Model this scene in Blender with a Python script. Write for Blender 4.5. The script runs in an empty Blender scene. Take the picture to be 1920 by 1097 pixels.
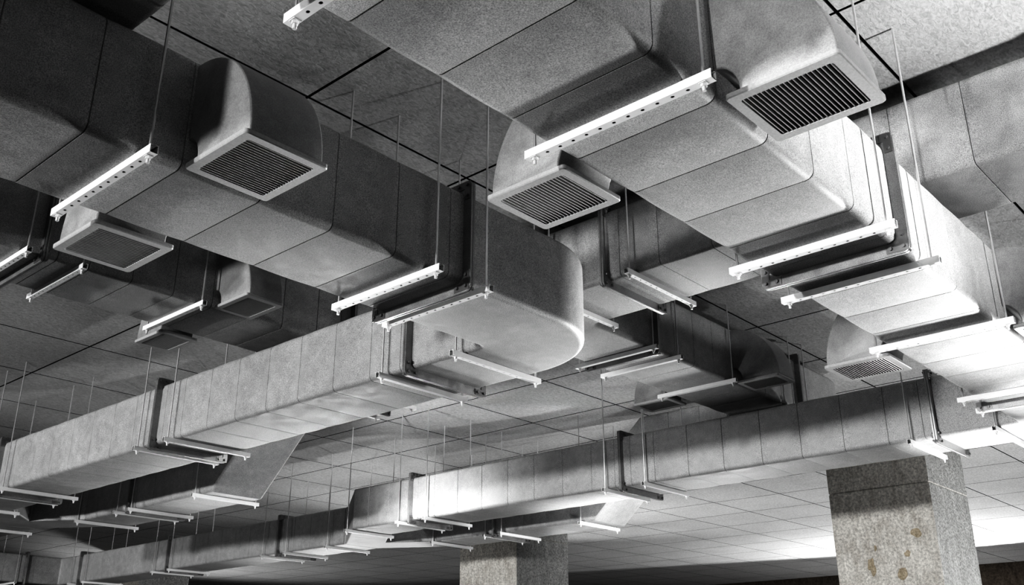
import bpy, bmesh, math, random
from mathutils import Vector, Matrix
random.seed(7)
C = bpy.context.scene.collection
PI = math.pi

# ------------------------------------------------------------------ measures
EYE = 1.6                      # camera height above the floor
CEIL = EYE + 2.9276            # underside of the ceiling tiles
ZLO = EYE + 1.735              # underside of the low ducts
ZHI = EYE + 2.307              # underside of the high ducts
DROP = ZHI - ZLO
HW, HH = 0.2875, 0.2325        # half width / half height of a duct
SYS = [(3.975, 3.25), (7.69, 1.60)]   # the two identical duct systems

# ------------------------------------------------------------------ materials
def nodes(name):
    m = bpy.data.materials.new(name); m.use_nodes = True
    nt = m.node_tree; b = nt.nodes['Principled BSDF']
    return m, nt, b

def noise(nt, scale, detail=4, rough=0.6, vec=None):
    n = nt.nodes.new('ShaderNodeTexNoise')
    n.inputs['Scale'].default_value = scale
    n.inputs['Detail'].default_value = detail
    n.inputs['Roughness'].default_value = rough
    if vec is not None: nt.links.new(vec, n.inputs['Vector'])
    return n

def ramp(nt, src, stops):
    r = nt.nodes.new('ShaderNodeValToRGB')
    e = r.color_ramp.elements
    while len(e) < len(stops): e.new(0.5)
    for k, (p, c) in enumerate(stops):
        e[k].position = p; e[k].color = (c[0], c[1], c[2], 1) if not isinstance(c, float) else (c, c, c, 1)
    nt.links.new(src, r.inputs['Fac']); return r

def mix(nt, a, b, fac, mode='MIX'):
    m = nt.nodes.new('ShaderNodeMix'); m.data_type = 'RGBA'; m.blend_type = mode
    if isinstance(fac, float): m.inputs[0].default_value = fac
    else: nt.links.new(fac, m.inputs[0])
    for s, i in ((a, 6), (b, 7)):
        if isinstance(s, tuple): m.inputs[i].default_value = s
        else: nt.links.new(s, m.inputs[i])
    return m.outputs[2]

def bump(nt, bsdf, src, strength, dist):
    b = nt.nodes.new('ShaderNodeBump')
    b.inputs['Strength'].default_value = strength; b.inputs['Distance'].default_value = dist
    nt.links.new(src, b.inputs['Height']); nt.links.new(b.outputs['Normal'], bsdf.inputs['Normal'])
    return b

def coord(nt, kind='Object'):
    t = nt.nodes.new('ShaderNodeTexCoord'); return t.outputs[kind]

def mat_steel(name, base=0.44, metal=0.10, rough=0.58, grain=0.62):
    m, nt, b = nodes(name)
    g = nt.nodes.new('ShaderNodeNewGeometry').outputs['Position']
    fine = noise(nt, 230, 2, 0.7, g); mid = noise(nt, 14, 6, 0.65, g); big = noise(nt, 2.2, 3, 0.5, g)
    f = ramp(nt, fine.outputs['Fac'], [(0.25, base * (1 - grain)), (0.75, base * (1 + grain * 0.8))])
    k = ramp(nt, mid.outputs['Fac'], [(0.3, 0.82), (0.7, 1.1)])
    g2 = ramp(nt, big.outputs['Fac'], [(0.3, 0.9), (0.7, 1.06)])
    c = mix(nt, f.outputs['Color'], k.outputs['Color'], 1.0, 'MULTIPLY')
    c = mix(nt, c, g2.outputs['Color'], 1.0, 'MULTIPLY')
    nt.links.new(c, b.inputs['Base Color'])
    b.inputs['Metallic'].default_value = metal
    r = ramp(nt, mid.outputs['Fac'], [(0.3, rough - 0.08), (0.7, rough + 0.12)])
    nt.links.new(r.outputs['Color'], b.inputs['Roughness'])
    bump(nt, b, fine.outputs['Fac'], 0.12, 0.001)
    return m

def mat_plain(name, c, metal=0.0, rough=0.5, var=0.06, scale=40):
    m, nt, b = nodes(name)
    n = noise(nt, scale, 3, 0.6, coord(nt))
    r = ramp(nt, n.outputs['Fac'], [(0.3, tuple(x * (1 - var) for x in c)), (0.7, tuple(x * (1 + var) for x in c))])
    nt.links.new(r.outputs['Color'], b.inputs['Base Color'])
    b.inputs['Metallic'].default_value = metal; b.inputs['Roughness'].default_value = rough
    return m

def mat_ceiling():
    m, nt, b = nodes('ceiling_tile')
    o = coord(nt)
    mp = nt.nodes.new('ShaderNodeMapping'); mp.inputs['Scale'].default_value = (26, 52, 30)
    nt.links.new(o, mp.inputs['Vector'])
    n = noise(nt, 1.0, 4, 0.62, mp.outputs['Vector']); n.inputs['Distortion'].default_value = 1.2
    n2 = noise(nt, 1.3, 3, 0.5, o)
    r = ramp(nt, n.outputs['Fac'], [(0.32, 0.36), (0.62, 0.58)])
    r2 = ramp(nt, n2.outputs['Fac'], [(0.3, 0.93), (0.7, 1.05)])
    nt.links.new(mix(nt, r.outputs['Color'], r2.outputs['Color'], 1.0, 'MULTIPLY'), b.inputs['Base Color'])
    b.inputs['Roughness'].default_value = 0.9; b.inputs['Specular IOR Level'].default_value = 0.15
    bump(nt, b, n.outputs['Fac'], 0.35, 0.008)
    return m

def mat_concrete(name, a, bcol, spots=True, rough_scale=42, bs=0.7, bd=0.03):
    m, nt, b = nodes(name)
    o = coord(nt)
    mp = nt.nodes.new('ShaderNodeMapping'); mp.inputs['Scale'].default_value = (1, 1, 0.45)
    nt.links.new(o, mp.inputs['Vector'])
    streak = noise(nt, 9, 8, 0.72, mp.outputs['Vector'])
    fine = noise(nt, rough_scale, 5, 0.7, o)
    col = ramp(nt, streak.outputs['Fac'], [(0.30, a), (0.52, bcol), (0.72, tuple(min(1, x * 1.25) for x in bcol))])
    f = ramp(nt, fine.outputs['Fac'], [(0.3, 0.5), (0.62, 1.12)])
    c = mix(nt, col.outputs['Color'], f.outputs['Color'], 1.0, 'MULTIPLY')
    if spots:
        v = nt.nodes.new('ShaderNodeTexVoronoi'); v.inputs['Scale'].default_value = 1.7
        dn = noise(nt, 7, 3, 0.6, o)
        dm = mix(nt, o, dn.outputs['Color'], 0.12)
        nt.links.new(dm, v.inputs['Vector'])
        s = ramp(nt, v.outputs['Distance'], [(0.13, 1.0), (0.17, 0.0)])
        c = mix(nt, c, (0.52, 0.43, 0.29, 1), s.outputs['Color'])
    nt.links.new(c, b.inputs['Base Color'])
    b.inputs['Roughness'].default_value = 0.95; b.inputs['Specular IOR Level'].default_value = 0.1
    bump(nt, b, fine.outputs['Fac'], bs, bd)
    return m

M = dict(
    steel=mat_steel('galvanized_steel'),
    boot=mat_steel('vent_steel', 0.37, 0.12, 0.5, 0.3),
    frame=mat_plain('grille_frame_paint', (0.46, 0.46, 0.46), 0.1, 0.5, 0.12, 120),
    slat=mat_plain('grille_slat_metal', (0.55, 0.55, 0.55), 0.2, 0.4),
    black=mat_plain('painted_shade_black', (0.012, 0.012, 0.012), 0.0, 0.9),  # black that stands for shade inside channels and behind grilles
    flange=mat_steel('flange_steel', 0.34, 0.55, 0.36, 0.35),
    bolt=mat_plain('bolt_steel', (0.25, 0.25, 0.25), 0.8, 0.35),
    white=mat_plain('white_channel_paint', (0.92, 0.92, 0.92), 0.0, 0.45, 0.03),
    rod=mat_plain('threaded_rod_zinc', (0.62, 0.62, 0.62), 0.75, 0.35),
    nut=mat_plain('zinc_nut', (0.85, 0.85, 0.85), 0.2, 0.35),
    ceiling=mat_ceiling(),
    gap=mat_plain('ceiling_gap_black', (0.01, 0.01, 0.01), 0, 0.9),
    col_face=mat_concrete('weathered_concrete', (0.52, 0.49, 0.45), (0.74, 0.72, 0.68), False, 34, 0.5, 0.015),
    col_side=mat_concrete('rough_cast_concrete', (0.60, 0.60, 0.59), (0.75, 0.75, 0.74), False, 38, 1.0, 0.06),
    patch=mat_concrete('tan_repair_mortar', (0.40, 0.345, 0.26), (0.54, 0.475, 0.375), False, 60, 0.3, 0.01),
    wall=mat_concrete('brown_concrete_wall', (0.08, 0.065, 0.055), (0.14, 0.12, 0.10), False, 18),
    floor=mat_concrete('floor_concrete', (0.10, 0.10, 0.10), (0.15, 0.15, 0.15), False, 14, 0.3, 0.01),
)

# ------------------------------------------------------------------ mesh helpers
def quad_rings(bm, rings, closed_loop=False, cap=True, mi=0):
    vs = [[bm.verts.new(p) for p in r] for r in rings]
    n = len(vs[0])
    seq = list(range(len(vs) - 1))
    for i in seq:
        for k in range(n):
            f = bm.faces.new((vs[i][k], vs[i][(k + 1) % n], vs[i + 1][(k + 1) % n], vs[i + 1][k])); f.material_index = mi
    if cap:
        for f in (bm.faces.new(list(reversed(vs[0]))), bm.faces.new(vs[-1])): f.material_index = mi
    return vs

def box(bm, x0, x1, y0, y1, z0, z1, mi=0):
    v = [bm.verts.new((x, y, z)) for z in (z0, z1) for y in (y0, y1) for x in (x0, x1)]
    for a in ((0, 2, 3, 1), (4, 5, 7, 6), (0, 1, 5, 4), (2, 6, 7, 3), (0, 4, 6, 2), (1, 3, 7, 5)):
        f = bm.faces.new([v[i] for i in a]); f.material_index = mi

def cyl(bm, c, axis, r, h, n=10, mi=0):
    axis = Vector(axis).normalized(); u = axis.orthogonal().normalized(); w = axis.cross(u)
    R = []
    for t in (0, h):
        R.append([Vector(c) + axis * t + (u * math.cos(2 * PI * k / n) + w * math.sin(2 * PI * k / n)) * r for k in range(n)])
    quad_rings(bm, R, mi=mi)

def rrect(hw, hh, rad, seg=4):
    out = []
    for cx, cy, a0 in ((hw - rad, hh - rad, 0), (-hw + rad, hh - rad, 90), (-hw + rad, -hh + rad, 180), (hw - rad, -hh + rad, 270)):
        for k in range(seg + 1):
            a = math.radians(a0 + 90 * k / seg)
            out.append((cx + rad * math.cos(a), cy + rad * math.sin(a)))
    return out

def finish(name, bm, mats, parent=None, smooth=True, angle=26, bevel=None):
    bmesh.ops.remove_doubles(bm, verts=bm.verts, dist=1e-5)
    bmesh.ops.recalc_face_normals(bm, faces=bm.faces)
    if smooth:
        for f in bm.faces: f.smooth = True
        for e in bm.edges:
            if len(e.link_faces) == 2 and e.calc_face_angle(0) > math.radians(angle): e.smooth = False
    me = bpy.data.meshes.new(name); bm.to_mesh(me); bm.free()
    for m in (mats if isinstance(mats, list) else [mats]): me.materials.append(m)
    o = bpy.data.objects.new(name, me); C.objects.link(o)
    if parent: o.parent = parent
    if bevel:
        b = o.modifiers.new('bevel', 'BEVEL'); b.width = bevel; b.segments = 2; b.limit_method = 'ANGLE'; b.angle_limit = math.radians(40)
    return o

def root(name, loc, label, cat, group=None):
    o = bpy.data.objects.new(name, None); o.empty_display_size = 0.1; C.objects.link(o)
    o.location = loc; o['label'] = label; o['category'] = cat
    if group: o['group'] = group
    return o

def copy_tree(o, parent=None):
    c = o.copy(); C.objects.link(c); c.parent = parent
    for ch in list(o.children): copy_tree(ch, c)
    return c

def structure(o):
    o['kind'] = 'structure'; return o

# ------------------------------------------------------------------ duct pieces (built along local +x)
RAD = 0.034
def ring(c, right, off=0.0, hh=HH, hw=HW, rad=RAD):
    r = Vector(right); up = Vector((0, 0, 1))
    return [Vector(c) + r * u + up * v for u, v in rrect(hw + off, hh + off, rad + max(off, 0))]

def straight_rings(L, seams, bulge=0.003, groove=0.0028, dz=lambda x: 0.0):
    b = [0.0] + list(seams) + [L]; R = []
    for i in range(len(b) - 1):
        a, e = b[i] + (groove if i else 0.0), b[i + 1] - (groove if i < len(b) - 2 else 0.0)
        k = bulge * min(1.0, (e - a) / 0.3) ** 2
        for u in (0, .08, .22, .36, .5, .64, .78, .92, 1):
            x = a + (e - a) * u
            R.append(ring((x, 0, HH + dz(x)), (0, 1, 0), k * 4 * u * (1 - u)))
        if i < len(b) - 2:
            x = b[i + 1]; R.append(ring((x, 0, HH + dz(x)), (0, 1, 0), -0.0045))
    return R

def body_straight(L, seams):
    bm = bmesh.new(); quad_rings(bm, straight_rings(L, seams)); return bm

def flange_part(parent, loc, rotz, bolts):
    """half of a bolted frame joint: a ring standing proud of the duct, lying in the local y-z plane, thickness +x"""
    P, T = 0.05, 0.013
    bm = bmesh.new()
    o1 = rrect(HW + P, HH + P, 0.03); i1 = rrect(HW - 0.004, HH - 0.004, RAD); o2 = rrect(HW + P - .004, HH + P - .004, 0.028)
    lip_o = rrect(HW + P - 0.0, HH + P - 0.0, 0.03)
    R = [[Vector((0.0, y, HH + z)) for y, z in i1], [Vector((0.0, y, HH + z)) for y, z in o2],
         [Vector((0.003, y, HH + z)) for y, z in o1], [Vector((T, y, HH + z)) for y, z in lip_o], [Vector((T, y, HH + z)) for y, z in i1]]
    quad_rings(bm, R, cap=False)
    f = finish('flange', bm, M['flange'], parent); f.location = loc; f.rotation_euler = (0, 0, rotz)
    if bolts:
        for sy in (-1, 1):
            for sz in (-1, 1):
                bm = bmesh.new()
                cy, cz = sy * (HW + 0.022), HH + sz * (HH + 0.022)
                # corner plate with two bolt heads
                pts = [(0.052, 0.026), (-0.06, 0.026), (-0.06, -0.012), (-0.012, -0.012), (-0.012, -0.06), (0.026, -0.06), (0.026, 0.026)]
                pts = [(0.022, 0.022), (-0.07, 0.022), (-0.07, -0.014), (-0.014, -0.014), (-0.014, -0.07), (0.022, -0.07)]
                for x0, x1 in ((T, T + 0.004),):
                    R = [[Vector((x, cy + sy * a, cz + sz * b)) for a, b in pts] for x in (x0, x1)]
                    quad_rings(bm, R)
                for a, b in ((0.004, 0.004), (-0.05, 0.005), (0.005, -0.05)):
                    cyl(bm, (T + 0.002, cy + sy * a, cz + sz * b), (1, 0, 0), 0.0085, 0.012, 6)
                c = finish('corner_bolt', bm, M['bolt'], f, smooth=False)
    return f

def place_dir(o, d):
    """rotation about z so that local +x becomes direction d"""
    o.rotation_euler = (0, 0, math.atan2(d[1], d[0]))

DUCT_GROUP = None
def straight_duct(name, label, p0, p1, z, seams, ends=(True, True)):
    """p0->p1 in world xy; seams measured from p0"""
    d = Vector((p1[0] - p0[0], p1[1] - p0[1])); L = d.length
    t = root(name, (p0[0], p0[1], z), label, 'air duct'); place_dir(t, d)
    finish('duct_body', body_straight(L, seams), M['steel'], t)
    if ends[0]:
        flange_part(t, (0.0, 0, 0), 0, True)
    if ends[1]:
        flange_part(t, (L, 0, 0), PI, True)
    return t

def elbow_body(La, Lb, turn):
    """starts at origin heading +x, straight La to the pivot line, 90 degree bend (turn=+1 left, -1 right), straight Lb"""
    ri = 0.03; rc = HW + ri
    bm = bmesh.new(); R = []
    for u in (0, .5, 1): R.append(ring((La * u, 0, HH), (0, 1, 0)))
    n = 16
    for k in range(1, n + 1):
        a = PI / 2 * k / n
        c = (La + rc * math.sin(a), turn * (rc - rc * math.cos(a)), HH)
        R.append(ring(c, (-turn * math.sin(a), math.cos(a), 0)))
    ex, ey = La + rc, turn * rc
    for u in (.5, 1): R.append(ring((ex, ey + turn * Lb * u, HH), (-turn, 0, 0)))
    quad_rings(bm, R)
    return bm, (ex, ey + turn * Lb)

def elbow_duct(name, label, p0, d, z, cdist, edist, turn):
    """from p0 heading d; centreline corner after cdist, then edist after the corner"""
    rc = HW + 0.03
    t = root(name, (p0[0], p0[1], z), label, 'air duct'); place_dir(t, d)
    bm, e = elbow_body(cdist - rc, edist - rc, turn)
    finish('elbow_body', bm, M['steel'], t)
    flange_part(t, (0, 0, 0), 0, True)
    flange_part(t, (e[0], e[1], 0), -turn * PI / 2, True)
    return t

def offset_duct(name, label, p0, d, zhi, L, s0, s1, seams):
    t = root(name, (p0[0], p0[1], zhi - DROP), label, 'air duct'); place_dir(t, d)
    def dz(x): return DROP * (1 - min(1, max(0, (x - s0) / (s1 - s0))))
    bm = bmesh.new(); R = []
    b = [0.0] + list(seams) + [L]
    R = straight_rings(s0, [s for s in seams if s < s0], dz=lambda x: DROP)
    R += straight_rings(s1 - s0, [], bulge=0.0, dz=lambda x: DROP * (1 - x / (s1 - s0))) and \
         [[p + Vector((s0, 0, 0)) for p in r] for r in straight_rings(s1 - s0, [], bulge=0.0, dz=lambda x: DROP * (1 - x / (s1 - s0)))]
    R += [[p + Vector((s1, 0, 0)) for p in r] for r in straight_rings(L - s1, [s - s1 for s in seams if s > s1])]
    quad_rings(bm, R)
    finish('offset_body', bm, M['steel'], t)
    flange_part(t, (0, 0, DROP), 0, True)
    flange_part(t, (L, 0, 0), PI, True)
    return t

def wye_duct(name, label, o, z):
    """two branches joining into one trunk, running +y; o is the system origin"""
    t = root(name, (o[0] + 0.67, o[1] + 6.51, z), label, 'air duct')
    ox, oy = 0.67, 6.51
    y0, y1 = 7.50, 8.55
    pts = [(-HW, y0), (HW, y0), (0.70, 8.05), (1.34 - HW, y0), (1.34 + HW, y0), (0.72 + HW, 8.50), (0.72 + HW, y1), (0.72 - HW, y1), (0.72 - HW, 8.50)]
    bm = bmesh.new()
    v0 = [bm.verts.new((x - ox, y - oy, 0)) for x, y in pts]; v1 = [bm.verts.new((x - ox, y - oy, 2 * HH)) for x, y in pts]
    n = len(pts)
    bm.faces.new(v0); bm.faces.new(list(reversed(v1)))
    for k in range(n): bm.faces.new((v0[k], v0[(k + 1) % n], v1[(k + 1) % n], v1[k]))
    finish('wye_body', bm, M['steel'], t, smooth=False, bevel=0.012)
    def leg(x, ya, yb, seams, fl):
        e = finish('duct_body', body_straight(yb - ya, seams), M['steel'], t)
        e.location = (x - ox, ya - oy, 0); e.rotation_euler = (0, 0, PI / 2)
        fy = ya if fl == 0 else yb
        flange_part(t, (x - ox, fy - oy, 0), PI / 2 if fl == 0 else -PI / 2, True)
    leg(0, 6.51, y0, [.09, .39, .73], 0); leg(1.34, 6.51, y0, [.09, .39, .73], 0); leg(0.72, y1, 9.92, [.35, .70, 1.05, 1.28], 1)
    return t

# ------------------------------------------------------------------ trapeze hangers
RAIL_L, RAIL_W, ROD_DX = 0.74, 0.031, 0.335
def hanger_proto(rod_len):
    """channel along local x, its top at z=0"""
    t = root('trapeze_hanger', (0, 0, 0), '', 'duct hanger')
    bm = bmesh.new(); h, w, th = 0.031, RAIL_W / 2, 0.003
    z0 = -h - 0.002
    x0, x1 = -RAIL_L / 2, RAIL_L / 2
    for s in (-1, 1):
        ya, yb = sorted((s * w, s * (w - th)))
        box(bm, x0, x1, ya, yb, z0, z0 + h)
        ya, yb = sorted((s * (w - th), s * (w - 0.009)))
        box(bm, x0, x1, ya, yb, z0 + h - th, z0 + h)
    # perforated web
    ncell = 11; pitch = 2 * ROD_DX / 12.0
    xs = [x0, -5.5 * pitch] + [-5.5 * pitch + pitch * k for k in range(1, 12)] + [x1]
    w2 = w - th
    for z, flip in ((z0, True), (z0 + th, False)):
        for i in range(len(xs) - 1):
            a, b = xs[i], xs[i + 1]
            if i == 0 or i == len(xs) - 2:
                vs = [bm.verts.new(p) for p in ((a, -w2, z), (b, -w2, z), (b, w2, z), (a, w2, z))]
                bm.faces.new(vs if not flip else vs[::-1]); continue
            cx = (a + b) / 2; r = 0.0052; N = 16; hb = (b - a) / 2
            outer = []; inner = []
            for k in range(N):
                t2 = 2 * PI * k / N; c, s = math.cos(t2), math.sin(t2)
                q = min(hb / abs(c) if abs(c) > 1e-9 else 1e9, w2 / abs(s) if abs(s) > 1e-9 else 1e9)
                outer.append(bm.verts.new((cx + c * q, s * q, z))); inner.append(bm.verts.new((cx + c * r * 1.25, s * r, z)))
            for k in range(N):
                k2 = (k + 1) % N
                f = (outer[k], outer[k2], inner[k2], inner[k])
                bm.faces.new(f if not flip else f[::-1])
            # corner fill triangles
            for sx in (-1, 1):
                for sy in (-1, 1):
                    ang = math.atan2(sy * w2, sx * hb) % (2 * PI); k = int(ang / (2 * PI / N)) % N
                    v = bm.verts.new((cx + sx * hb, sy * w2, z)); tri = (outer[k], v, outer[(k + 1) % N])
                    bm.faces.new(tri if not flip else tri[::-1])
    box(bm, x0 + .03, x1 - .03, -w2, w2, z0 + .012, z0 + .014, 1)  # black sheet in place of the shade seen through the holes
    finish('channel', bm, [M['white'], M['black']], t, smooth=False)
    for s in (-1, 1):
        bm = bmesh.new(); cyl(bm, (s * ROD_DX, 0, z0 - 0.024), (0, 0, 1), 0.0056, rod_len + 0.024 - z0, 8)
        r = finish('threaded_rod', bm, M['rod'], t)
        bm = bmesh.new()
        box(bm, s * ROD_DX - 0.0125, s * ROD_DX + 0.0125, -0.0125, 0.0125, z0 - 0.003, z0)
        cyl(bm, (s * ROD_DX, 0, z0 - 0.013), (0, 0, 1), 0.0105, 0.010, 6)
        cyl(bm, (s * ROD_DX, 0, z0 - 0.028), (0, 0, 1), 0.0066, 0.016, 10)
        finish('nut', bm, M['nut'], r, smooth=False)
    return t

PROTO = {}
def hanger(x, y, along, z, label):
    key = 'hi' if z > ZLO + 0.1 else 'lo'
    if key not in PROTO:
        t = PROTO[key] = hanger_proto(CEIL - z)
    else:
        t = copy_tree(PROTO[key])
    t.location = (x, y, z); t.rotation_euler = (0, 0, 0 if along == 'x' else PI / 2)
    t['label'] = label; t['group'] = 'white channel hangers under the ducts'
    return t

# ------------------------------------------------------------------ air vents
def vent_proto(fw, fd, bw, nslat):
    """boot hung on a duct side; local x along the duct, local +y outwards from the duct face (y=0), z=0 at the duct underside"""
    t = root('air_vent', (0, 0, 0), '', 'air vent')
    fz0, fz1 = -0.020, -0.002
    y_in, y_out = 0.080, 0.404
    ztop = 0.442
    prof = []
    N = 16
    for k in range(N + 1):
        a = PI / 2 * (1 - k / N)
        ex = 1.0
        prof.append((y_out * math.cos(a) ** ex if k else 0.0, fz1 + (ztop - fz1) * math.sin(a) ** ex))
    prof.append((y_out, fz1))
    inner = []
    for k in range(7):
        a = PI / 2 * k / 6
        inner.append((0.080 * math.cos(a), fz1 + 0.004 + 0.118 * math.sin(a)))
    prof = prof[:-1] + [(y_in, fz1)] + inner[1:]
    # dedupe and drop points so that the loop is: top at duct -> outer curve -> frame -> inner curve -> duct
    bm = bmesh.new(); b = 0.008; rings = []
    cy = sum(p[0] for p in prof) / len(prof); cz = sum(p[1] for p in prof) / len(prof)
    for x, s in ((-bw / 2, 0.965), (-bw / 2 + b * 0.4, 0.99), (-bw / 2 + b, 1.0), (bw / 2 - b, 1.0), (bw / 2 - b * 0.4, 0.99), (bw / 2, 0.965)):
        rings.append([Vector((x, max(0.0, cy + (y - cy) * s) if y > 0 else 0.0, cz + (z - cz) * s)) for y, z in prof])
    quad_rings(bm, rings)
    finish('boot', bm, M['boot'], t, angle=35)
    # frame
    yc = (0.035 + 0.035 + fd) / 2
    bm = bmesh.new(); bd = 0.036
    o = rrect(fw / 2, fd / 2, 0.016); i = rrect(fw / 2 - bd, fd / 2 - bd, 0.010); o2 = rrect(fw / 2 - .003, fd / 2 - .003, 0.014)
    R = [[Vector((x, yc + y, fz1)) for x, y in i], [Vector((x, yc + y, fz1)) for x, y in o], [Vector((x, yc + y, fz0 + .004)) for x, y in o],
         [Vector((x, yc + y, fz0)) for x, y in o2], [Vector((x, yc + y, fz0)) for x, y in i], [Vector((x, yc + y, fz1)) for x, y in i]]
    quad_rings(bm, R, cap=False)
    finish('grille_frame', bm, M['frame'], t)
    # slats: tilted blades over a black plate painted as the shade inside
    bm = bmesh.new()
    sx, sy = fw / 2 - bd + 0.002, fd / 2 - bd
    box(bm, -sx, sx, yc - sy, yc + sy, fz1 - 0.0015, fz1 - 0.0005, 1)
    p = 2 * sy / nslat
    for k in range(nslat):
        y = yc - sy + p * (k + 0.5); th = 0.0019
        q = [(y - th, fz0 + .0022), (y - th * .4, fz0 + .0012), (y + th * .4, fz0 + .0012), (y + th, fz0 + .0022), (y + th * .6, fz1 - 0.0016), (y - th * .6, fz1 - 0.0016)]
        R = [[Vector((x, a, b2)) for a, b2 in q] for x in (-sx, sx)]
        quad_rings(bm, R)
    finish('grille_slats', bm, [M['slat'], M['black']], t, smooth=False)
    return t

def vent(x, yface, side, z, label, small=False):
    """side=-1: on the -y face of the duct, +1: on its +y face"""
    key = 'vs' if small else 'v'
    if key not in PROTO:
        t = PROTO[key] = vent_proto(0.282, 0.366, 0.245, 20) if small else vent_proto(0.347, 0.378, 0.305, 20)
    else:
        t = copy_tree(PROTO[key])
    t.location = (x, yface, z); t.rotation_euler = (0, 0, 0 if side > 0 else PI)
    t['label'] = label; t['group'] = 'louvred vents on the ducts'
    return t

# ------------------------------------------------------------------ the two duct systems
def sx(F0, F1):   # panel joints of a section running x, flange to flange
    L = F1 - F0
    return [s for s in [L - 2.47, L - 2.12, L - 1.79, L - 1.44, L - 1.10, L - .76, L - .42, L - .10] if .06 < s < L - .05]
SY = [.09, .36, .71, 1.07, 1.42, 1.78, 2.13, 2.48, 2.74]

T = {}
exec_labels = {
 0: dict(
  a="grey galvanized duct length at the far left running out of the picture, lower left duct behind the flange",
  b="dark-sided galvanized duct at upper left carrying two big louvred vents",
  el="large rounded galvanized duct elbow in the centre of the picture",
  y1="light grey duct length leading left from the central rounded elbow",
  y2="light grey seamed duct length reaching the left picture edge",
  wye="forked duct at the left edge where a light and a black-shadowed duct merge",
  tr="single duct length leaving the fork at the lower left edge",
  hy="black-shadowed duct crossing overhead at the top left corner",
  he1="high duct bend at the far left, behind the dark upper left duct",
  hx="dark high duct behind the upper left duct carrying two small vents",
  he2="high duct bend hidden behind the light grey duct left of centre",
  off="black-shadowed duct at lower left with a sloping panel, behind the light grey duct"),
 1: dict(
  a="nearest galvanized duct at top centre, a vent on either side",
  b="white-lit galvanized duct at right, behind the flange of the top centre duct",
  el="overexposed duct elbow at the right edge above the big concrete column",
  y1="duct length crossing the top of the big concrete column",
  y2="duct length with a white hot spot of light, above the middle column",
  wye="forked galvanized duct at bottom centre, left of the middle column",
  tr="seamed duct length at bottom left leading away from the bottom centre fork",
  hy="grey high duct crossing above the white-lit duct at the upper right edge",
  he1="high duct bend just right of the central rounded elbow",
  hx="dark high duct right of centre carrying two small vents",
  he2="high duct bend with a black flange plate, right of centre",
  off="shadowed duct with a sloping panel beside the middle column, behind the hot-spot duct"),
}
E_X, E_Y = (1, 0), (0, 1)
for s, (ox, oy) in enumerate(SYS):
    P = lambda x, y: (ox + x, oy + y)
    Lb = exec_labels[s]
    # low run towards +x
    if s == 1:
        straight_duct('duct_section', Lb['a'], P(-6.64, 0), P(-3.82, 0), ZLO, sx(-6.64, -3.82))
    straight_duct('duct_section', Lb['b'], P(-3.82, 0), P(-1.0, 0), ZLO, sx(-3.82, -1.0))
    elbow_duct('duct_elbow', Lb['el'], P(-1.0, 0), E_X, ZLO, 1.0, 0.85, 1)
    straight_duct('duct_section', Lb['y1'], P(0, 0.85), P(0, 3.68), ZLO, SY)
    straight_duct('duct_section', Lb['y2'], P(0, 3.68), P(0, 6.51), ZLO, SY)
    wye_duct('duct_wye', Lb['wye'], (ox, oy), ZLO)
    if s == 1: straight_duct('duct_section', Lb['tr'], P(.72, 9.92), P(.72, 12.75), ZLO, SY)
    # high run: +y, bend right to +x, bend left to +y, step down to the fork
    straight_duct('duct_section', Lb['hy'], P(-2.90, -1.18), P(-2.90, 1.67), ZHI, [.1, .36, .70, 1.06, 1.41, 1.77, 2.12, 2.47, 2.75])
    elbow_duct('duct_elbow', Lb['he1'], P(-2.90, 1.67), E_Y, ZHI, 0.81, 0.98, -1)
    straight_duct('duct_section', Lb['hx'], P(-1.92, 2.48), P(0.33, 2.48), ZHI, [.09, .28, .55, .83, 1.105, 1.38, 1.65, 1.94, 2.15])
    elbow_duct('duct_elbow', Lb['he2'], P(0.33, 2.48), E_X, ZHI, 1.01, 0.80, 1)
    offset_duct('duct_offset', Lb['off'], P(1.34, 3.28), E_Y, ZHI, 3.23, 1.11, 1.76, [.36, .74, 2.1, 2.45, 2.8, 3.14])
# the far end of the second system
ox, oy = SYS[1]
straight_duct('duct_section', 'farthest seamed duct length before the corner at the bottom left', (ox + .72, oy + 12.75), (ox + .72, oy + 15.60), ZLO, SY)
elbow_duct('duct_elbow', 'duct corner with a bright vertical edge at the bottom left of the picture', (ox + .72, oy + 15.60), E_Y, ZLO, 1.06, 0.90, 1)
straight_duct('duct_section', 'dark duct end at the very bottom left corner beyond the bright-edged bend', (ox - .18, oy + 16.66), (ox - 2.7, oy + 16.66), ZLO, SY[:-2])

# ------------------------------------------------------------------ vents
V = [
 (0, -2.277, -1, 0, 'big louvred vent on the near side of the dark upper left duct'),
 (0, -2.277, 1, 0, 'louvred vent hanging below the far side of the upper left duct, left edge'),
 (1, -5.10, -1, 0, 'large louvred vent at the upper right with bold black slots'),
 (1, -5.10, 1, 0, 'louvred vent on the far side of the top centre duct, next to the thin rods'),
 (1, -2.28, -1, 0, 'vent cut by the right picture edge on the white-lit duct'),
 (1, -2.28, 1, 0, 'bright louvred vent on the far side of the white-lit duct at right'),
 (0, -0.68, -1, 1, 'small louvred vent on the near side of the dark high duct at left'),
 (0, -0.68, 1, 1, 'smallest dark vent hanging above the light grey duct at left'),
 (1, -0.67, -1, 1, 'dark louvred vent right of centre beside the black flange plate'),
 (1, -0.67, 1, 1, 'small dark vent right of centre, hanging just above the hot-spot duct'),
]
for s, lx, side, hi, lab in V:
    ox, oy = SYS[s]
    yf = oy + (2.48 if hi else 0) + side * HW
    vent(ox + lx, yf, side, ZHI if hi else ZLO, lab, bool(hi))

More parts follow.
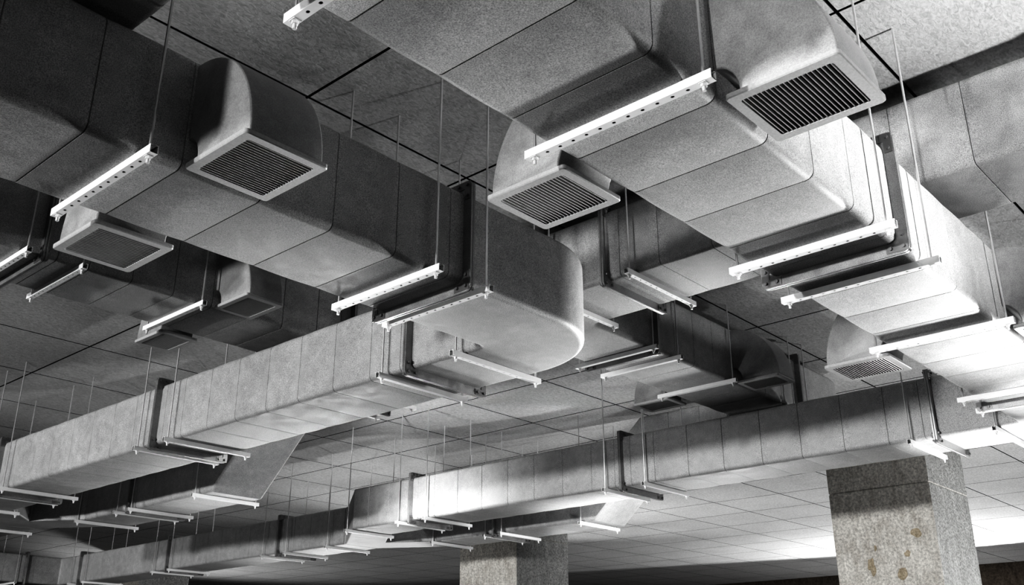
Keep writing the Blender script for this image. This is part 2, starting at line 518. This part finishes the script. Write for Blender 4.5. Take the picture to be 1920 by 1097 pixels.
# ------------------------------------------------------------------ hangers
HG = [
 # system, x, y, along, high?, label
 (0, -2.59, 0, 'y', 0, 'white perforated hanger channel under the upper left duct, left of the big vent'),
 (0, -1.225, 0, 'y', 0, 'white hanger channel under the upper left duct, left of its dark flange'),
 (0, -0.905, 0, 'y', 0, 'hanger channel at the start of the central rounded elbow, right of the dark flange'),
 (0, 0, 0.43, 'x', 0, 'hanger channel right beneath the underside of the central rounded elbow'),
 (0, 0, 1.04, 'x', 0, 'hanger channel below the first light grey duct, nearest left of the elbow flange'),
 (0, 0, 3.41, 'x', 0, 'hanger channel right of the middle flange on the light grey left duct'),
 (0, 0, 3.845, 'x', 0, 'hanger channel left of the middle flange on the light grey left duct'),
 (0, 0, 6.25, 'x', 0, 'upper hanger channel under the light grey duct at the left picture edge'),
 (0, 0, 6.67, 'x', 0, 'hanger channel just under the flange pair at the left picture edge'),
 (0, 0, 7.54, 'x', 0, 'hanger channel at the lit fork at the lower left edge'),
 (0, 1.34, 5.22, 'x', 0, 'white hanger channel at the foot of the sloping panel at lower left'),
 (0, 1.34, 6.41, 'x', 0, 'upper of two close hanger channels under the black-shadowed duct at lower left'),
 (0, 1.34, 6.70, 'x', 0, 'lower of two close hanger channels under the black-shadowed duct at lower left'),
 (0, 1.34, 7.55, 'x', 0, 'white hanger channel where the black-shadowed duct joins the fork at lower left'),
 (0, 0.72, 8.87, 'x', 0, 'hanger channel under the single duct past the fork at the lower left edge'),
 (0, -2.02, 2.48, 'y', 1, 'hanger channel cut by the left picture edge under the dark high duct'),
 (0, -1.70, 2.48, 'y', 1, 'hanger channel under the dark high duct below the far-side left vent'),
 (0, -0.915, 2.48, 'y', 1, 'white hanger channel under the dark high duct left of the small vents'),
 (0, 1.34, 2.98, 'x', 1, 'right one of two dark channel ends peeping below the light grey duct left of centre'),
 (0, 1.34, 3.46, 'x', 1, 'left one of two dark channel ends peeping below the light grey duct left of centre'),
 (1, -6.42, 0, 'y', 0, 'white hanger channel end with a nut at the top edge of the picture'),
 (1, -5.415, 0, 'y', 0, 'brightest nearest hanger channel with a row of black holes under the top centre duct'),
 (1, -4.05, 0, 'y', 0, 'white hanger channel just left of the dark flange on the white-lit duct'),
 (1, -3.575, 0, 'y', 0, 'white hanger channel just right of the dark flange on the white-lit duct'),
 (1, -2.58, 0, 'y', 0, 'white hanger channel beside the bright vent under the white-lit duct'),
 (1, -1.25, 0, 'y', 0, 'upper of two white hanger channels at the right edge above the big column'),
 (1, -0.91, 0, 'y', 0, 'lower of two white hanger channels at the right edge above the big column'),
 (1, 0, 0.43, 'x', 0, 'overexposed hanger channel under the right-edge elbow'),
 (1, 0, 1.03, 'x', 0, 'hanger channel in front of the top of the big concrete column'),
 (1, 0, 3.41, 'x', 0, 'hanger channel right of the middle flange on the hot-spot duct'),
 (1, 0, 3.85, 'x', 0, 'hanger channel left of the middle flange on the hot-spot duct'),
 (1, 0, 6.24, 'x', 0, 'white hanger channel right of the flange at the hot spot of light'),
 (1, 0, 6.67, 'x', 0, 'white hanger channel left of the flange at the hot spot of light'),
 (1, 0, 7.54, 'x', 0, 'white hanger channel at the left end of the hot-spot duct'),
 (1, 1.34, 5.19, 'x', 0, 'hanger channel at the foot of the sloping panel right of the middle column'),
 (1, 1.34, 6.37, 'x', 0, 'right one of two hanger channels touching the left top of the middle column'),
 (1, 1.34, 6.63, 'x', 0, 'left one of two hanger channels touching the left top of the middle column'),
 (1, 1.34, 7.52, 'x', 0, 'white hanger channel left of the middle column under the dark duct'),
 (1, 0.72, 8.82, 'x', 0, 'hanger channel below the single duct just left of the bottom centre fork'),
 (1, 0.72, 9.70, 'x', 0, 'right one of the hanger pair at the flange left of the bottom centre fork'),
 (1, 0.72, 10.22, 'x', 0, 'left one of the hanger pair at the flange left of the bottom centre fork'),
 (1, 0.72, 12.62, 'x', 0, 'right one of the hanger pair at the flange above the brown column, bottom left'),
 (1, 0.72, 13.10, 'x', 0, 'left one of the hanger pair at the flange above the brown column, bottom left'),
 (1, 0.72, 15.35, 'x', 0, 'hanger channel by the last flange before the bottom left corner bend'),
 (1, 0.72, 15.85, 'x', 0, 'hanger channel under the bottom left corner bend'),
 (1, -0.34, 16.66, 'y', 0, 'hanger with a dark nut at the bottom left picture corner'),
 (1, -2.90, 2.08, 'x', 1, 'channel end behind the central rounded elbow, under the high duct bend'),
 (1, -2.90, 1.47, 'x', 1, 'grey hanger channel under the high duct in the gap below the white-lit duct'),
 (1, -2.00, 2.48, 'y', 1, 'grey hanger channel left of the flange of the dark high duct right of centre'),
 (1, -1.68, 2.48, 'y', 1, 'grey hanger channel right of the flange of the dark high duct right of centre'),
 (1, -0.895, 2.48, 'y', 1, 'grey hanger channel left of the dark vent right of centre'),
 (1, 0.14, 2.48, 'y', 1, 'thin dark hanger by the black flange plate right of centre'),
 (1, 0.41, 2.48, 'y', 1, 'thin dark hanger just beyond the black flange plate right of centre'),
]
for s, lx, ly, al, hi, lab in HG:
    ox, oy = SYS[s]
    hanger(ox + lx, oy + ly, al, ZHI if hi else ZLO, lab)

# ------------------------------------------------------------------ the hall
# ceiling: square tiles with open black joints
TS, GX, GY = 1.2, 2.623, 3.808
bm = bmesh.new(); g = 0.0070; ch = 0.0012
X0, X1, Y0, Y1 = -6, 20, -9, 32
for i in range(X0, X1):
    for j in range(Y0, Y1):
        a, b = GX + i * TS + g, GX + (i + 1) * TS - g
        c, d = GY + j * TS + g, GY + (j + 1) * TS - g
        if a > 26.5: continue
        b = min(b, 26.5)
        lo = [bm.verts.new(p) for p in ((a + ch, c + ch, CEIL), (b - ch, c + ch, CEIL), (b - ch, d - ch, CEIL), (a + ch, d - ch, CEIL))]
        mid = [bm.verts.new(p) for p in ((a, c, CEIL + ch), (b, c, CEIL + ch), (b, d, CEIL + ch), (a, d, CEIL + ch))]
        up = [bm.verts.new(p) for p in ((a, c, CEIL + .03), (b, c, CEIL + .03), (b, d, CEIL + .03), (a, d, CEIL + .03))]
        bm.faces.new(lo[::-1])
        for k in range(4):
            f = bm.faces.new((lo[k], lo[(k + 1) % 4], mid[(k + 1) % 4], mid[k])); f.material_index = 1
            f = bm.faces.new((mid[k], mid[(k + 1) % 4], up[(k + 1) % 4], up[k])); f.material_index = 1
ax, bx, ay, by = GX + X0 * TS, 26.5, GY + Y0 * TS, GY + Y1 * TS
box(bm, ax, bx, ay, by, CEIL + .03, CEIL + .08, 1)
me = bpy.data.meshes.new('ceiling'); bm.to_mesh(me); bm.free()
me.materials.append(M['ceiling']); me.materials.append(M['gap'])
o = bpy.data.objects.new('ceiling', me); C.objects.link(o); structure(o)

bm = bmesh.new(); box(bm, 26.5, 26.8, ay, by, 0, CEIL + .08)
structure(finish('wall_back', bm, M['wall'], smooth=False))
bm = bmesh.new(); box(bm, ax, 26.8, ay, by, -0.2, 0)
structure(finish('floor', bm, M['floor'], smooth=False))

# concrete columns
def column(x, y, w, d, label):
    t = root('concrete_column', (x + d / 2, y + w / 2, 0), label, 'column', 'square concrete columns')
    bm = bmesh.new()
    # plain shaft, gridded a little so that it can be roughened, with a cast joint near the top
    zj = EYE + 2.19
    prof = [(0.0, 0.0), (0.0, zj - .012), (0.006, zj - .006), (0.010, zj), (0.006, zj + .006), (0.0, zj + .012), (0.0, CEIL)]
    R = []
    for ins, z in prof:
        R.append([Vector((px, py, z)) for px, py in rrect(d / 2 - ins, w / 2 - ins, 0.012, 2)])
    vs = quad_rings(bm, R)
    for f in bm.faces:
        f.normal_update()
        if abs(f.normal.y) > 0.75: f.material_index = 1
    finish('shaft', bm, [M['col_face'], M['col_side']], t)
    return t
XC = 11.4
CW, CD = .105 * XC, .108 * XC
big = column(XC, .346 * XC, CW, CD, 'big square concrete column at the right with tan patches')
PATCHES = [(4.176, 1.651, .062, .052), (4.304, 1.435, .036, .036), (4.731, 1.325, .045, .095), (4.384, 1.222, .058, .068), (4.659, 1.524, .016, .034)]
def mortar_patch(t, y, z, ry, rz, seed):
    r = random.Random(seed); N = 22; bm = bmesh.new(); k0 = [r.uniform(-.16, .16) for _ in range(4)]
    def loop(s, dx):
        out = []
        for i in range(N):
            a = 2 * PI * i / N
            w = 1 + k0[0] * math.sin(2 * a) + k0[1] * math.cos(3 * a) + k0[2] * math.sin(5 * a) + k0[3] * math.cos(a)
            out.append(Vector((XC - dx, y + ry * s * w * math.cos(a), EYE + z + rz * s * w * math.sin(a))) - t.location)
        return out
    quad_rings(bm, [loop(1.0, -.002), loop(.93, .004), loop(.6, .008), loop(.2, .009)])
    finish('mortar_patch', bm, M['patch'], t, angle=60)
for k, (y, z, ry, rz) in enumerate(PATCHES): mortar_patch(big, y, z, ry, rz, k)
column(XC, .889 * XC, CW, CD, 'square concrete column at the bottom, just right of the picture centre')
column(XC, 1.869 * XC, CW, CD, 'brown concrete column showing only a corner under the duct at bottom left')

# ------------------------------------------------------------------ light
W = bpy.data.worlds.new('world'); bpy.context.scene.world = W; W.use_nodes = True
W.node_tree.nodes['Background'].inputs[0].default_value = (1, 1, 1, 1)
W.node_tree.nodes['Background'].inputs[1].default_value = 0.06

def point(name, loc, power, radius, spot=None, target=None, blend=0.3):
    l = bpy.data.lights.new(name, 'SPOT' if spot else 'POINT'); l.energy = power; l.shadow_soft_size = radius
    if spot: l.spot_size = math.radians(spot); l.spot_blend = blend
    o = bpy.data.objects.new(name, l); C.objects.link(o); o.location = (loc[0], loc[1], loc[2] + EYE)
    if spot:
        d = Vector((target[0] - loc[0], target[1] - loc[1], target[2] - loc[2])); o.rotation_euler = d.to_track_quat('-Z', 'Y').to_euler()
    return o
# hall lamps, with unseen fill lights added to brighten single surfaces (camera-relative heights)
point('far_floodlight', (-18, 9.5, .3), 4600, .45)
point('left_fill', (-12, 4.5, .6), 4800, .3)  # second light from the left, added to match brightness
point('left_ceiling_fill', (2.0, 8.5, 1.0), 13, .1, 150, (2.6, 8.2, 2.93), .6)  # added to lift the ceiling at left
point('back_lamp', (23.2, 7.5, .8), 1750, .2, 160, (10, 7, 2.1), .06)
point('wall_fill', (24.8, 9.5, -1.2), 200, .1)  # added to grey the dark zone along the back wall
point('hall_lamp', (6.65, 7.75, 1.78), 44, .05, 140, (7.4, 7.72, 2.0), .5)
point('mid_ceiling_fill', (8.3, 6.0, 1.2), 30, .1, 140, (8.3, 6.3, 2.93), .6)  # fill added for the mid ceiling
point('wash_fill_a', (10.4, 16.0, -1.3), 40, .15, 120, (7, 12, 2.93), .6)  # added wash on the ceiling at lower left
point('wash_fill_b', (13.6, 13.0, -1.3), 600, .15, 110, (11, 9, 2.93), .6)  # added wash on the ceiling behind the ducts
point('wash_fill_c', (13.0, 24.0, -1.0), 480, .15, 130, (14, 21, 2.93), .6)  # added wash on the farthest ceiling
point('near_side_lamp', (4.0, -.9, 1.95), 88, .06, 80, (3.2, 1.3, 1.95), .4)
point('near_ceiling_lamp', (4.1, -.8, 1.85), 240, .06, 120, (4.1, .3, 2.93), .5)
point('right_hall_lamp', (7.6, -.7, 1.6), 80, .1)
point('column_fill', (12.2, 1.2, .2), 320, .15)  # added for the big column's side and the undersides near it
point('vent_fill', (5.55, 2.12, .9), 7, .05, 60, (5.5, 2.12, 1.735), .5)  # added below one vent so that its grille shows
point('underside_fill', (10.0, 5.2, -1.3), 16, .1, 60, (7.8, 5.0, 1.735), .6)  # fill added for the underside of the hot-spot duct
point('back_low_fill', (18, 14, -1.3), 450, .2, 120, (8, 7, 1.7), .5)  # added to lift undersides of the right-hand ducts
point('vent_side_fill', (-2.5, -.3, 1.5), 620, .08, 9.5, (2.42, 1.02, 2.02), .6)  # narrow beam added for one side of the upper right vent
point('middle_fill', (5.7, 5.0, 2.12), 18, .06)  # fill added for the face of the hot-spot duct
point('panel_fill_a', (6.2, 4.2, .4), 240, .08, 22, (5.3, 8.0, 2.05), .5)  # unseen light added for the left sloping panel
point('panel_fill_b', (9.9, 2.6, .4), 520, .08, 26, (9.03, 6.4, 2.0), .5)  # unseen light added for the right sloping panel
point('underside_fill', (6.3, 4.9, .6), 32, .08, 66, (6.2, 4.15, 2.3), .6)  # fill added below the dark high duct right of centre
point('duct_fill_a', (12.2, 1.6, .3), 6500, .1, 10.5, (2.2, 1.56, 1.735), .5)  # grazing beam added for the nearest duct's underside
point('duct_fill_b', (10.6, 3.3, .2), 2600, .1, 17, (1.8, 3.25, 1.735), .6)  # grazing beam added for the upper left duct's underside
point('low_fill_a', (11.5, 14.5, -1.4), 440, .15, 80, (4.0, 4.6, 1.9), .7)  # added to lift the left-hand duct undersides
point('low_fill_b', (9.5, 12.0, -1.4), 330, .15, 36, (1.5, 3.3, 1.8), .7)  # narrower fill added for the upper left duct's underside
point('low_fill_c', (12.8, 7.2, -1.4), 420, .15, 62, (4.5, 2.2, 1.9), .6)  # added to lift undersides in the right-hand system

point('low_fill_e', (7.5, 12, -1.3), 260, .1, 40, (3.0, 5.7, 2.3), .6)  # added for the underside of the left high duct
point('elbow_fill', (7.0, 2.8, 1.45), 170, .08, 44, (4.2, 3.25, 1.9), .5)  # added to brighten the rim of the central elbow
point('right_end_fill', (7.7, 2.15, .95), 55, .05, 80, (7.7, 2.2, 1.735), .5)  # added to whiten the underside just past the right elbow
for x, p in ((5.85, 16), (6.7, 45), (7.65, 110)):
    point('right_end_fill', (x, 1.36, .95), p, .05, 78, (x + .05, 1.40, 1.735), .5)  # row of lights added to whiten the right duct's underside
point('trunk_fill', (2.0, 16.5, .8), 150, .1, 70, (8.1, 14.5, 2.0), .5)  # fill added for the near face of the trunk duct

# ------------------------------------------------------------------ camera
cam = bpy.data.cameras.new('camera'); co = bpy.data.objects.new('camera', cam); C.objects.link(co)
f, tilt, pan, roll = 1860.951, 0.3827984, 0.7313056, 0.00021438
cam.sensor_fit = 'HORIZONTAL'; cam.sensor_width = 36; cam.lens = f / 1920 * 36; cam.clip_end = 200
h = Vector((math.cos(pan), math.sin(pan), 0)); R0 = Vector((math.sin(pan), -math.cos(pan), 0)); Z = Vector((0, 0, 1))
Fv = h * math.cos(tilt) + Z * math.sin(tilt); U0 = -h * math.sin(tilt) + Z * math.cos(tilt)
Rv = R0 * math.cos(roll) + U0 * math.sin(roll); Uv = -R0 * math.sin(roll) + U0 * math.cos(roll)
m = Matrix((Rv, Uv, -Fv)).transposed().to_4x4(); m.translation = Vector((0, 0, EYE))
co.matrix_world = m
sc = bpy.context.scene; sc.camera = co
sc.view_settings.view_transform = 'Standard'; sc.view_settings.look = 'None'; sc.view_settings.exposure = 0.2
# print-like black and white contrast
vs = sc.view_settings; vs.use_curve_mapping = True
cm = vs.curve_mapping; cv = cm.curves[3]
def lin(v): return ((v + .055) / 1.055) ** 2.4 if v > .04045 else v / 12.92
pts = [0, .05, .1, .15, .2, .25, .3, .35, .4, .45, .5, .55, .6, .65, .7, .75, .8, .85, .9, .95, 1]
KC = 1.0
for k, v in enumerate(pts):
    x, y = lin(v), lin(v + KC * (v * v * (3 - 2 * v) - v))
    if k == 0: cv.points[0].location = (0, 0)
    elif k == len(pts) - 1: cv.points[-1].location = (1, 1)
    else: cv.points.new(x, y)
cm.update()
sc.cycles.use_denoising = True
sc.cycles.max_bounces = 4; sc.cycles.diffuse_bounces = 1; sc.cycles.glossy_bounces = 2
